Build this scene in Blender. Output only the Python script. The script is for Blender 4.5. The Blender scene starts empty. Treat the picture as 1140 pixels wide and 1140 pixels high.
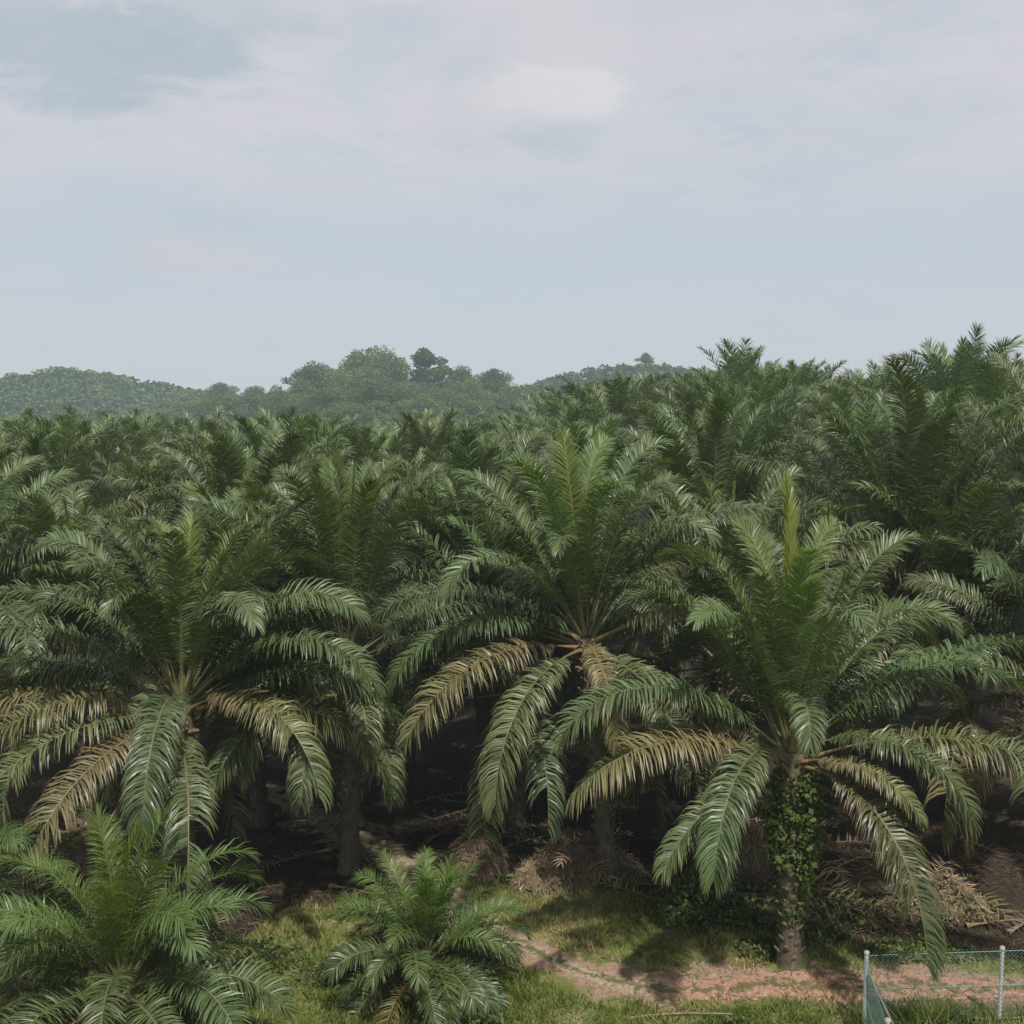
import bpy, math, random
import numpy as np
R = math.radians
scene = bpy.context.scene
COL = scene.collection
CAM_H = 15.0
PITCH = math.atan(120/1222.)
UP = np.array([0, 0, 1.0])

# ------------------------------------------------------------------ helpers
def smooth(a, b, x):
    t = np.clip((np.asarray(x, float)-a)/(b-a), 0, 1)
    return t*t*(3-2*t)

def terrain(x, y):
    """height of the ground: flat in front, a rise to the right, soft undulation"""
    x = np.asarray(x, float); y = np.asarray(y, float)
    rise = 4.3*smooth(-6, 17, x - 0.03*(y-40))*smooth(27, 82, y)*(1-0.6*smooth(230, 420, y))
    dip = -2.4*smooth(80, 180, y)*(1-smooth(-25, 12, x))
    und = dip+0.10*np.sin(x*0.55+1.3)*np.cos(y*0.47)+0.06*np.sin(x*1.3+y*0.9)
    return rise + und*np.clip(smooth(26, 36, y)*1.3, 0, 1.3) + 0.02*np.sin(x*2.1)*np.sin(y*1.7)

def at(u, v, Y):
    """point at depth Y (metres in front of the house we look from) for a sight line u, v"""
    a = (v-570)/1222.
    fy = math.cos(PITCH) - a*math.sin(PITCH)
    fz = -math.sin(PITCH) - a*math.cos(PITCH)
    fx = (u-570)/1222.
    k = Y/fy
    return np.array([fx*k, Y, CAM_H+fz*k])

class MB:
    """collects quads (and a point colour) and links them as ONE mesh object"""
    def __init__(s):
        s.V = []; s.F = []; s.C = []; s.n = 0
    def add(s, V, F, C=(0, 0, 0, 0)):
        V = np.asarray(V, float).reshape(-1, 3); F = np.asarray(F, int).reshape(-1, 4)
        C = np.asarray(C, float)
        if C.ndim == 1: C = np.tile(C, (len(V), 1))
        s.V.append(V); s.F.append(F+s.n); s.C.append(C); s.n += len(V)
    def merge(s, o, rot=0.0, off=(0, 0, 0), sc=1.0):
        c, n = math.cos(rot), math.sin(rot)
        M = np.array([[c, n, 0], [-n, c, 0], [0, 0, 1]])
        for V, F, C in zip(o.V, o.F, o.C):
            pass
        V = np.concatenate(o.V)@M*sc+np.asarray(off); F = np.concatenate(o.F); C = np.concatenate(o.C)
        s.add(V, F, C)
    def mesh(s, name, mat, smooth_=False):
        V = np.concatenate(s.V); F = np.concatenate(s.F); C = np.concatenate(s.C)
        me = bpy.data.meshes.new(name)
        me.vertices.add(len(V)); me.vertices.foreach_set('co', V.astype(np.float32).ravel())
        me.loops.add(len(F)*4); me.loops.foreach_set('vertex_index', F.astype(np.int32).ravel())
        me.polygons.add(len(F))
        me.polygons.foreach_set('loop_start', np.arange(0, len(F)*4, 4, dtype=np.int32))
        if smooth_: me.polygons.foreach_set('use_smooth', np.ones(len(F), bool))
        me.update(calc_edges=True)
        ca = me.color_attributes.new('Col', 'FLOAT_COLOR', 'POINT')
        ca.data.foreach_set('color', C.astype(np.float32).ravel())
        me.materials.append(mat)
        return me
    def build(s, name, mat, parent=None, smooth_=False):
        return link(name, s.mesh(name, mat, smooth_), parent)
    # shapes
    def tube(s, pts, rad, sides=6, C=(0, 0, 0, 0), cap=True):
        pts = np.asarray(pts, float); K = len(pts)
        rad = np.broadcast_to(np.asarray(rad, float), (K,))
        T = np.gradient(pts, axis=0); T /= np.linalg.norm(T, axis=1)[:, None]+1e-9
        ref = np.array([0, 0, 1.0]) if abs(T[:, 2]).mean() < 0.8 else np.array([1.0, 0, 0])
        A = np.cross(T, ref); A /= np.linalg.norm(A, axis=1)[:, None]+1e-9
        B = np.cross(T, A)
        th = np.arange(sides)*2*math.pi/sides
        V = pts[:, None]+rad[:, None, None]*(np.cos(th)[None, :, None]*A[:, None]+np.sin(th)[None, :, None]*B[:, None])
        F = []
        for k in range(K-1):
            for i in range(sides):
                j = (i+1) % sides
                F.append((k*sides+i, k*sides+j, (k+1)*sides+j, (k+1)*sides+i))
        if cap:
            for base in (0, (K-1)*sides):
                for i in range(1, sides-1, 2):
                    F.append((base, base+i, base+i+1, base+min(i+2, sides-1)) if i+2 <= sides-1 else (base, base+i, base+i+1, base+i+1))
        F = [f for f in F if len(set(f)) == 4] if sides % 2 == 0 else F
        s.add(V.reshape(-1, 3), F, C)
    def box(s, c, h, C=(0, 0, 0, 0), rot=None):
        V = np.array([[x, y, z] for x in (-1, 1) for y in (-1, 1) for z in (-1, 1)], float)*np.asarray(h)
        if rot is not None: V = V@np.asarray(rot).T
        F = [(0, 1, 3, 2), (4, 6, 7, 5), (0, 4, 5, 1), (2, 3, 7, 6), (0, 2, 6, 4), (1, 5, 7, 3)]
        s.add(V+np.asarray(c), F, C)

def link(name, me, parent=None):
    o = bpy.data.objects.new(name, me); COL.objects.link(o)
    if parent: o.parent = parent
    return o

def tag(o, label=None, cat=None, group=None, kind=None):
    if label: o['label'] = label
    if cat: o['category'] = cat
    if group: o['group'] = group
    if kind: o['kind'] = kind
    return o

def empty(name, loc, rz=0.0):
    o = bpy.data.objects.new(name, None); COL.objects.link(o)
    o.empty_display_size = 0.3
    o.location = loc; o.rotation_euler = (0, 0, rz)
    return o

def leaf_quads(P, size, rng, up=0.3, aspect=0.55, C=None, N=None):
    """small leaf-shaped quads centred on the points P, randomly turned"""
    n = len(P)
    size = np.broadcast_to(np.asarray(size, float), (n,))
    d = rng.normal(size=(n, 3))
    if N is not None: d = d*0.6+N*0.9
    d[:, 2] -= 0.1
    d /= np.linalg.norm(d, axis=1)[:, None]
    w = np.cross(d, rng.normal(size=(n, 3))+np.array([0, 0, up])); w /= np.linalg.norm(w, axis=1)[:, None]+1e-9
    a = d*size[:, None]*0.5; b = w*size[:, None]*0.5*aspect
    V = np.stack([P-a, P+b-a*0.1, P+a, P-b-a*0.1], 1).reshape(-1, 3)
    F = np.arange(n*4).reshape(-1, 4)
    if C is None:
        C = np.zeros((n, 4)); C[:, 1] = rng.random(n)
    return V, F, np.repeat(C, 4, axis=0)

# ------------------------------------------------------------------ materials
def nodes(name):
    m = bpy.data.materials.new(name); m.use_nodes = True
    nt = m.node_tree; nt.nodes.clear()
    return m, nt
def N_(nt, typ, **kw):
    n = nt.nodes.new(typ)
    for k, v in kw.items():
        if k.startswith('i_'):
            n.inputs[k[2:]].default_value = v
        else: setattr(n, k, v)
    return n
def math_(nt, op, a, b=None, c=None, clamp=False):
    n = nt.nodes.new('ShaderNodeMath'); n.operation = op; n.use_clamp = clamp
    for i, v in enumerate((a, b, c)):
        if v is None: continue
        if isinstance(v, (int, float)): n.inputs[i].default_value = v
        else: nt.links.new(v, n.inputs[i])
    return n.outputs[0]
def ramp(nt, fac, stops, interp='LINEAR'):
    n = nt.nodes.new('ShaderNodeValToRGB'); n.color_ramp.interpolation = interp
    el = n.color_ramp.elements
    while len(el) < len(stops): el.new(0.5)
    for e, (p, c) in zip(el, stops):
        e.position = p; e.color = (*c, 1)
    nt.links.new(fac, n.inputs[0])
    return n.outputs[0]
def mixc(nt, fac, a, b, mode='MIX'):
    n = nt.nodes.new('ShaderNodeMix'); n.data_type = 'RGBA'; n.blend_type = mode
    for i, v in ((0, fac), (6, a), (7, b)):
        if isinstance(v, (int, float)): n.inputs[i].default_value = v
        elif isinstance(v, tuple): n.inputs[i].default_value = (*v, 1)
        else: nt.links.new(v, n.inputs[i])
    return n.outputs[2]
HAZE_GLOW = (0.30, 0.375, 0.39)
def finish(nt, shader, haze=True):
    """aerial haze painted into the surface as emission, stronger with distance (world Y)"""
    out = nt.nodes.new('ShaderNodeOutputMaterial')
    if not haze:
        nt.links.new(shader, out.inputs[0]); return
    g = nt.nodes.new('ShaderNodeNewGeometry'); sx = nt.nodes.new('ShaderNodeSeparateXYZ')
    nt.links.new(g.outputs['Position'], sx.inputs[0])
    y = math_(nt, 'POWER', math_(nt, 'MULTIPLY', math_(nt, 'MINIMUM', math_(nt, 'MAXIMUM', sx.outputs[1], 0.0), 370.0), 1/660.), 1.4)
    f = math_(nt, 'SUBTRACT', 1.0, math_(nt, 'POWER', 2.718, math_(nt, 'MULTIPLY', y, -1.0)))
    em = N_(nt, 'ShaderNodeEmission'); em.inputs[0].default_value = (*HAZE_GLOW, 1); em.inputs[1].default_value = 1.0  # painted haze: surfaces themselves glow in this colour, no real scattering
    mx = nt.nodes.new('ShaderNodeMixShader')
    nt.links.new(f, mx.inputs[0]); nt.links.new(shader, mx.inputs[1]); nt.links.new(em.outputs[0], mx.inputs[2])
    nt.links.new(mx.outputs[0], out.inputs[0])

def mat_leaf(name, stops, rachis=(0.12, 0.115, 0.05), rough=0.38, trans=0.22, spec=0.5, stem_age=True, objvar=0.25):
    """leaf: Col.r = age, Col.g = random per leaflet, Col.b = midrib flag, Col.a = position along leaflet"""
    m, nt = nodes(name)
    at_ = N_(nt, 'ShaderNodeVertexColor', layer_name='Col')
    sp = nt.nodes.new('ShaderNodeSeparateColor'); nt.links.new(at_.outputs[0], sp.inputs[0])
    r, g, b, a = sp.outputs[0], sp.outputs[1], sp.outputs[2], at_.outputs[1]
    age = math_(nt, 'ADD', r, math_(nt, 'MULTIPLY', math_(nt, 'SUBTRACT', g, 0.5), 0.16))
    tipage = math_(nt, 'MULTIPLY', math_(nt, 'POWER', a, 5.0), 0.18)
    age = math_(nt, 'ADD', age, tipage, clamp=True)
    col = ramp(nt, age, stops)
    oi = nt.nodes.new('ShaderNodeObjectInfo')
    br = math_(nt, 'ADD', 0.66, math_(nt, 'MULTIPLY', g, 0.8))
    br = math_(nt, 'MULTIPLY', br, math_(nt, 'ADD', 1-objvar/2, math_(nt, 'MULTIPLY', oi.outputs['Random'], objvar)))
    hs = nt.nodes.new('ShaderNodeHueSaturation')
    nt.links.new(col, hs.inputs['Color']); nt.links.new(br, hs.inputs['Value'])
    nt.links.new(math_(nt, 'ADD', 0.485, math_(nt, 'MULTIPLY', oi.outputs['Random'], 0.03)), hs.inputs['Hue'])
    col = hs.outputs[0]
    rc = ramp(nt, r, [(0, rachis), (0.55, rachis), (0.8, (0.19, 0.12, 0.055)), (1, (0.13, 0.085, 0.05))])
    col = mixc(nt, b, col, rc)
    p = N_(nt, 'ShaderNodeBsdfPrincipled'); nt.links.new(col, p.inputs['Base Color'])
    nt.links.new(math_(nt, 'ADD', rough, math_(nt, 'MULTIPLY', g, 0.16)), p.inputs['Roughness'])
    p.inputs['Specular IOR Level'].default_value = spec
    tr = nt.nodes.new('ShaderNodeBsdfTranslucent')
    tc = mixc(nt, 1.0, col, (1.15, 1.25, 0.55), 'MULTIPLY'); nt.links.new(tc, tr.inputs[0])
    mx = nt.nodes.new('ShaderNodeMixShader')
    yt = math_(nt, 'MULTIPLY', math_(nt, 'SUBTRACT', 0.5, r, clamp=True), 0.7)
    nt.links.new(math_(nt, 'MULTIPLY', math_(nt, 'SUBTRACT', 1.0, b), math_(nt, 'ADD', yt, trans)), mx.inputs[0])
    nt.links.new(p.outputs[0], mx.inputs[1]); nt.links.new(tr.outputs[0], mx.inputs[2])
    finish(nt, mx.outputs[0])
    return m

PALM_STOPS = [(0.0, (0.22, 0.29, 0.04)), (0.14, (0.17, 0.24, 0.055)), (0.30, (0.135, 0.19, 0.058)), (0.46, (0.095, 0.132, 0.050)), (0.58, (0.083, 0.113, 0.050)),
              (0.68, (0.105, 0.118, 0.044)), (0.80, (0.145, 0.128, 0.056)), (1.0, (0.18, 0.13, 0.072))]
M_PALM = mat_leaf('palm_leaf', PALM_STOPS, rough=0.36, spec=0.55)
M_YOUNG = mat_leaf('young_palm_leaf', [(0.0, (0.16, 0.27, 0.035)), (0.2, (0.115, 0.175, 0.042)), (0.45, (0.080, 0.118, 0.042)), (0.65, (0.074, 0.102, 0.042)),
              (0.85, (0.18, 0.14, 0.04)), (1.0, (0.22, 0.14, 0.06))], rough=0.36)
M_DRY = mat_leaf('dry_frond', [(0, (0.25, 0.19, 0.125)), (0.5, (0.19, 0.138, 0.09)), (1, (0.33, 0.26, 0.18))], rachis=(0.2, 0.15, 0.1), rough=0.7, trans=0.1, spec=0.2)
M_SHADE_LITTER = mat_leaf('shade_darkened_litter', [(0, (0.09, 0.065, 0.04)), (0.5, (0.06, 0.042, 0.026)), (1, (0.13, 0.095, 0.06))], rough=0.8, trans=0.05, spec=0.15)  # straw colour darkened to stand in for shade under the canopy
M_BROAD = mat_leaf('broadleaf', [(0, (0.17, 0.20, 0.06)), (0.4, (0.105, 0.135, 0.05)), (0.75, (0.07, 0.095, 0.045)), (0.9, (0.12, 0.11, 0.055)), (1, (0.18, 0.14, 0.07))], rough=0.55, trans=0.2, spec=0.3, objvar=.4)
M_VINE = mat_leaf('vine_leaf', [(0, (0.19, 0.23, 0.045)), (0.35, (0.10, 0.145, 0.032)), (0.7, (0.06, 0.09, 0.028)), (1, (0.10, 0.085, 0.04))], rough=0.5, trans=0.3, spec=.35)
M_GRASS = mat_leaf('grass_blade', [(0, (0.13, 0.18, 0.035)), (0.5, (0.155, 0.18, 0.045)), (0.8, (0.27, 0.245, 0.095)), (1, (0.30, 0.25, 0.12))], rough=0.6, trans=0.3, spec=0.25, objvar=0)

def noise(nt, scale, detail=6, rough=0.6, vec=None, dist=0.0):
    n = N_(nt, 'ShaderNodeTexNoise'); n.inputs['Scale'].default_value = scale
    n.inputs['Detail'].default_value = detail; n.inputs['Roughness'].default_value = rough
    n.inputs['Distortion'].default_value = dist
    if vec is not None: nt.links.new(vec, n.inputs['Vector'])
    return n.outputs[0]
def bump(nt, h, strength, dist, p):
    b = N_(nt, 'ShaderNodeBump'); b.inputs['Strength'].default_value = strength; b.inputs['Distance'].default_value = dist
    nt.links.new(h, b.inputs['Height']); nt.links.new(b.outputs[0], p.inputs['Normal'])

def mat_bark():
    m, nt = nodes('palm_bark')
    tc = nt.nodes.new('ShaderNodeTexCoord')
    mp = N_(nt, 'ShaderNodeMapping'); mp.inputs['Scale'].default_value = (1, 1, 0.35); nt.links.new(tc.outputs['Object'], mp.inputs[0])
    n1 = noise(nt, 9, 8, 0.7, mp.outputs[0]); n2 = noise(nt, 2.2, 4, 0.6, tc.outputs['Object'])
    c = ramp(nt, n1, [(0.3, (0.035, 0.027, 0.018)), (0.5, (0.10, 0.08, 0.055)), (0.72, (0.19, 0.155, 0.115))])
    c = mixc(nt, math_(nt, 'MULTIPLY', ramp(nt, n2, [(0.5, (0, 0, 0)), (0.65, (1, 1, 1))]), 0.6), c, (0.05, 0.07, 0.028))
    at_ = N_(nt, 'ShaderNodeVertexColor', layer_name='Col'); sp = nt.nodes.new('ShaderNodeSeparateColor'); nt.links.new(at_.outputs[0], sp.inputs[0])
    c = mixc(nt, sp.outputs[0], c, (0.20, 0.12, 0.06)); c = mixc(nt, math_(nt, 'MULTIPLY', sp.outputs[1], .85), c, (0.045, 0.032, 0.016))
    p = N_(nt, 'ShaderNodeBsdfPrincipled'); nt.links.new(c, p.inputs['Base Color']); p.inputs['Roughness'].default_value = 0.85
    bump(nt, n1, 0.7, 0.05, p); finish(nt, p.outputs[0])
    return m
M_BARK = mat_bark()

def mat_wood():
    m, nt = nodes('tree_bark')
    tc = nt.nodes.new('ShaderNodeTexCoord'); n1 = noise(nt, 3, 6, 0.7, tc.outputs['Object'])
    c = ramp(nt, n1, [(0.3, (0.05, 0.04, 0.03)), (0.7, (0.16, 0.13, 0.10))])
    p = N_(nt, 'ShaderNodeBsdfPrincipled'); nt.links.new(c, p.inputs['Base Color']); p.inputs['Roughness'].default_value = 0.9
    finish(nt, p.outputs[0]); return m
M_WOOD = mat_wood()

def mat_ground():
    """Col.r grass, Col.g bare dirt beside the track, Col.b = far forest floor / tint"""
    m, nt = nodes('ground')
    g = nt.nodes.new('ShaderNodeNewGeometry'); P = g.outputs['Position']
    at_ = N_(nt, 'ShaderNodeVertexColor', layer_name='Col'); sp = nt.nodes.new('ShaderNodeSeparateColor'); nt.links.new(at_.outputs[0], sp.inputs[0])
    n1 = noise(nt, 1.1, 8, 0.65, P); n2 = noise(nt, 7, 8, 0.7, P, 0.6); n3 = noise(nt, 0.35, 4, 0.6, P); n4 = noise(nt, 30, 5, 0.7, P)
    litter = ramp(nt, n2, [(0.25, (0.018, 0.015, 0.011)), (0.48, (0.040, 0.031, 0.021)), (0.62, (0.070, 0.052, 0.035)), (0.8, (0.14, 0.105, 0.07))])  # floor litter, with understory shade painted in as darker tones
    grass = ramp(nt, n4, [(0.25, (0.06, 0.085, 0.02)), (0.5, (0.11, 0.14, 0.035)), (0.75, (0.20, 0.19, 0.07))])
    grass = mixc(nt, ramp(nt, n1, [(0.47, (0, 0, 0)), (0.62, (0.85, 0.85, 0.85))]), grass, (0.25, 0.215, 0.115))
    soil = ramp(nt, n2, [(0.3, (0.20, 0.13, 0.095)), (0.55, (0.31, 0.215, 0.16)), (0.75, (0.40, 0.31, 0.235))])
    def edge(ch, wob, lo, hi):
        return ramp(nt, math_(nt, 'ADD', ch, math_(nt, 'MULTIPLY', math_(nt, 'SUBTRACT', wob, 0.5), 1.1)), [(lo, (0, 0, 0)), (hi, (1, 1, 1))])
    c = mixc(nt, edge(sp.outputs[0], n1, 0.35, 0.6), litter, grass)
    c = mixc(nt, edge(sp.outputs[1], n2, 0.42, 0.7), c, soil)
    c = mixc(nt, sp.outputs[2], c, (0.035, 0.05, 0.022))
    p = N_(nt, 'ShaderNodeBsdfPrincipled'); nt.links.new(c, p.inputs['Base Color']); p.inputs['Roughness'].default_value = 0.95
    p.inputs['Specular IOR Level'].default_value = 0.15
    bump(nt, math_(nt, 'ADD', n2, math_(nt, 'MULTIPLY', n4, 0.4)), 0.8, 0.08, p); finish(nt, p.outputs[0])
    return m
M_GROUND = mat_ground()

def mat_path():
    m, nt = nodes('dirt_track')
    g = nt.nodes.new('ShaderNodeNewGeometry'); P = g.outputs['Position']
    at_ = N_(nt, 'ShaderNodeVertexColor', layer_name='Col'); sp = nt.nodes.new('ShaderNodeSeparateColor'); nt.links.new(at_.outputs[0], sp.inputs[0])
    n1 = noise(nt, 1.6, 8, 0.7, P); n2 = noise(nt, 11, 8, 0.7, P, 0.4); n3 = noise(nt, 3.0, 6, 0.65, P, 0.8)
    pale = ramp(nt, n2, [(0.3, (0.20, 0.155, 0.105)), (0.55, (0.33, 0.265, 0.19)), (0.75, (0.45, 0.38, 0.29))])
    red = ramp(nt, n2, [(0.28, (0.19, 0.098, 0.07)), (0.5, (0.36, 0.195, 0.145)), (0.75, (0.52, 0.36, 0.29))])
    c = mixc(nt, sp.outputs[0], pale, red)
    mid = math_(nt, 'MULTIPLY', sp.outputs[1], .16); c = mixc(nt, ramp(nt, math_(nt, 'ADD', n3, mid), [(0.51, (0, 0, 0)), (0.63, (0.9, 0.9, 0.9))]), c, ramp(nt, n2, [(0.3, (0.05, 0.06, 0.02)), (0.7, (0.15, 0.14, 0.06))]))
    c = mixc(nt, ramp(nt, n1, [(0.55, (0, 0, 0)), (0.75, (0.6, 0.6, 0.6))]), c, (0.12, 0.075, 0.05))
    p = N_(nt, 'ShaderNodeBsdfPrincipled'); nt.links.new(c, p.inputs['Base Color']); p.inputs['Roughness'].default_value = 0.95
    p.inputs['Specular IOR Level'].default_value = 0.15
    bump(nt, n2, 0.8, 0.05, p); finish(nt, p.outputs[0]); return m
M_PATH = mat_path()

def mat_plain(name, c, rough=0.5, metal=0.0, var=0.25, scale=12):
    m, nt = nodes(name)
    tc = nt.nodes.new('ShaderNodeTexCoord'); n1 = noise(nt, scale, 6, 0.65, tc.outputs['Object'])
    lo = tuple(v*(1-var) for v in c); hi = tuple(min(1, v*(1+var)) for v in c)
    col = ramp(nt, n1, [(0.3, lo), (0.7, hi)])
    p = N_(nt, 'ShaderNodeBsdfPrincipled'); nt.links.new(col, p.inputs['Base Color'])
    p.inputs['Roughness'].default_value = rough; p.inputs['Metallic'].default_value = metal
    finish(nt, p.outputs[0], False); return m
M_WIRE = mat_plain('green_coated_wire', (0.17, 0.29, 0.265), 0.45, 0, 0.2)
M_POST = mat_plain('galvanised_post', (0.20, 0.215, 0.21), 0.6, 0.0, 0.22, 7)
M_CAP = mat_plain('post_cap', (0.28, 0.28, 0.265), 0.65)
M_STICK = mat_plain('dead_stick', (0.22, 0.17, 0.12), 0.8, 0, 0.4)

# ------------------------------------------------------------------ palm fronds
def frond(L, e0, droop, age, rng, n=80, seg=3, lw=0.052, ll=0.95, roll=0.0, lat=0.0, pet=0.16, opening=1.0, G=0.30,
          bend=1.5, thick=1.0, dage=0.0, ranks=(30, 6), drop=0.0, K=20, curl=0.0):
    """one pinnate frond leaving the crown along +X; returns an MB"""
    m = MB()
    s = np.linspace(0, 1, K)
    wob = rng.normal(0, 0.02, K).cumsum()
    e = np.radians(e0 - droop*s**bend - curl*s**6) + wob*0.5
    az = np.radians(lat)*s**1.4 + wob
    T = np.stack([np.cos(e)*np.cos(az), np.cos(e)*np.sin(az), np.sin(e)], 1)
    P = np.concatenate([[np.zeros(3)], np.cumsum((T[1:]+T[:-1])*0.5*L/(K-1), 0)])
    S = np.stack([-np.sin(az), np.cos(az), np.zeros(K)], 1)
    Nn = np.cross(T, S)
    r = np.radians(roll)*s
    S, Nn = S*np.cos(r)[:, None]+Nn*np.sin(r)[:, None], Nn*np.cos(r)[:, None]-S*np.sin(r)[:, None]
    # midrib: flattened tapering tube
    w = np.interp(s, [0, .05, .1, .2, 1], [.15, .085, .055, .034, .006])*thick
    th = np.array([45, 135, 225, 315])*math.pi/180
    V = P[:, None]+w[:, None, None]*(np.cos(th)[None, :, None]*S[:, None]*1.1+np.sin(th)[None, :, None]*Nn[:, None]*0.8)
    F = [(k*4+i, k*4+(i+1) % 4, (k+1)*4+(i+1) % 4, (k+1)*4+i) for k in range(K-1) for i in range(4)]
    m.add(V.reshape(-1, 3), F, (age, 0.5, 1, 0))
    # leaflets
    x = np.tile(np.linspace(0.0, 1, n), 2)+rng.normal(0, 0.3/n, 2*n)
    x = np.clip(x, 0, 1); side = np.repeat([1.0, -1.0], n)
    keep = rng.random(2*n) > drop
    if drop > 0 and rng.random() < .3: keep &= (x < rng.uniform(.6, .9)) | (side > 0)
    if drop > 0 and rng.random() < .3:
        g0 = rng.uniform(.2, .8); keep &= (abs(x-g0) > .05) | (side < 0)
    x = x[keep]; side = side[keep]; J = len(x)
    sj = pet+(1-pet)*x
    ip = lambda A: np.stack([np.interp(sj, s, A[:, i]) for i in range(3)], 1)
    p, t, sd, nn = ip(P), ip(T), ip(S), ip(Nn)
    ln = np.interp(x, [0, .06, .25, .5, .8, .95, 1], [.40, .68, .97, 1, .95, .78, .55])*ll*rng.uniform(.92, 1.06, J)
    a = np.radians(np.interp(x, [0, .45, .85, 1], [82, 70, 56, 26])*opening+rng.normal(0, 2.5, J)+6*np.sin(x*rng.uniform(9, 22)+side*rng.uniform(0, 3)))
    rk = np.where(rng.random(J) < 0.5, ranks[0], ranks[1])+rng.normal(0, 8, J)
    v = np.radians(rk)
    d = t*np.cos(a)[:, None]+np.sin(a)[:, None]*(sd*(side*np.cos(v))[:, None]+nn*np.sin(v)[:, None])
    g = G*rng.uniform(.7, 1.35, J)
    wd = t-(t*d).sum(1)[:, None]*d
    tw = rng.normal(0, 0.28, J)
    wd /= np.linalg.norm(wd, axis=1)[:, None]+1e-9
    wd = wd*np.cos(tw)[:, None]+np.cross(d, wd)*np.sin(tw)[:, None]
    prof = {3: [.55, 1, .8, .06], 2: [.8, 1, .1], 1: [1, .25]}[seg]
    rows = []; q = p.copy()
    W = lw*np.interp(ln/ll, [.3, 1], [.7, 1])*rng.uniform(.8, 1.15, J)
    for k in range(seg+1):
        hw = (W*prof[k]*0.5)[:, None]*wd
        rows += [q-hw, q+hw]
        q = q+d*(ln/seg)[:, None]
        d = d+np.array([0, 0, -1.0])*(g*(1.0 if seg == 3 else 1.2)*(0.6+0.5*k))[:, None]
        d /= np.linalg.norm(d, axis=1)[:, None]
    nv = 2*(seg+1)
    V = np.stack(rows, 1).reshape(-1, 3)
    base = np.arange(J)[:, None]*nv
    F = np.concatenate([base+np.array([2*k, 2*k+1, 2*k+3, 2*k+2]) for k in range(seg)])
    C = np.zeros((J, nv, 4))
    C[:, :, 0] = (age+dage*(0.5-x)+rng.normal(0, .02, J))[:, None]
    C[:, :, 1] = (.5*rng.random()+.5*rng.random(J))[:, None]
    C[:, :, 3] = np.repeat(np.linspace(0, 1, seg+1), 2)[None]
    m.add(V, F, C.reshape(-1, 4))
    return m

def crown_spec(rng, n=36, L=6.6, old=1.0, spread=1.0, upright=0.0):
    """phyllotactic list of fronds from the spear (0) to the oldest (1)"""
    out = []
    a0 = rng.uniform(0, 360)
    for i in range(n):
        f = i/(n-1.0)
        e0 = np.interp(f, [0, .1, .3, .5, .7, .86, 1], [88, 81, 69, 54, 34, 8, -18])+rng.normal(0, 5)
        e0 += upright*np.interp(f, [0, .1, .4, .7, .9, 1], [0, 2, 13, 12, 5, 0])
        dr = (1-.35*upright*(f < .75))*np.interp(f, [0, .05, .15, .35, .55, .75, .9, 1], [4, 12, 20, 34, 62, 82, 90, 80])*spread*rng.uniform(.75, 1.25)
        ag = np.interp(f, [0, .06, .15, .5, .78, .9, 1], [.17, .28, .38, .52, .60, .70, .84])+rng.normal(0, .03)
        if f > .75: ag = .56+(ag-.56)*old
        Lf = L*np.interp(f, [0, .1, .3, 1], [.82, .92, 1, .92])*rng.uniform(.9, 1.07)
        out.append(dict(az=a0+i*137.5+rng.normal(0, 7), e0=e0, droop=dr, age=ag, L=Lf, f=f,
                        bend=float(np.interp(f, [0, .12, .35, .6, 1], [3, 3, 2.8, 1.7, 1.25])), roll=rng.normal(0, 18), lat=rng.normal(0, 14), dage=(0.22 if f > .72 else -0.05)))
    return out

def frond_from(sp, rng, **kw):
    f = sp.get('f', 0.5)
    k = dict(bend=sp.get('bend', 1.5), G=np.interp(f, [0, .03, .15, .35, .5, .65, 1], [.06, .16, .22, .40, .75, .95, 1.0]), opening=np.interp(f, [0, .02, .035, .06, .35, .5], [.13, .2, .7, .78, .86, 1]),
             pet=.19, curl=float(np.interp(f, [.03, .08, .35, .55], [0, 38, 42, 0]))*rng.uniform(.3, 1.4), ll=float(np.interp(f, [0, .3, .6, 1], [.66, .74, .98, 1.0]))*sp['L']/6.6, drop=0.0 if f < .7 else (0.08 if sp['age'] < .76 else .22), roll=sp.get('roll', 0), lat=sp.get('lat', 0), dage=sp.get('dage', 0))
    k.update(kw)
    return frond(sp['L'], sp['e0'], sp['droop'], sp['age'], rng, **k)

def attach(sp):
    """where a frond leaves the growing point: old ones lower and further out"""
    f = sp.get('f', .5); a = R(sp['az'])
    r = np.interp(f, [0, .3, 1], [.03, .16, .30])
    return np.array([r*math.cos(a), r*math.sin(a), np.interp(f, [0, .4, 1], [.35, .15, -.35])]), a

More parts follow.
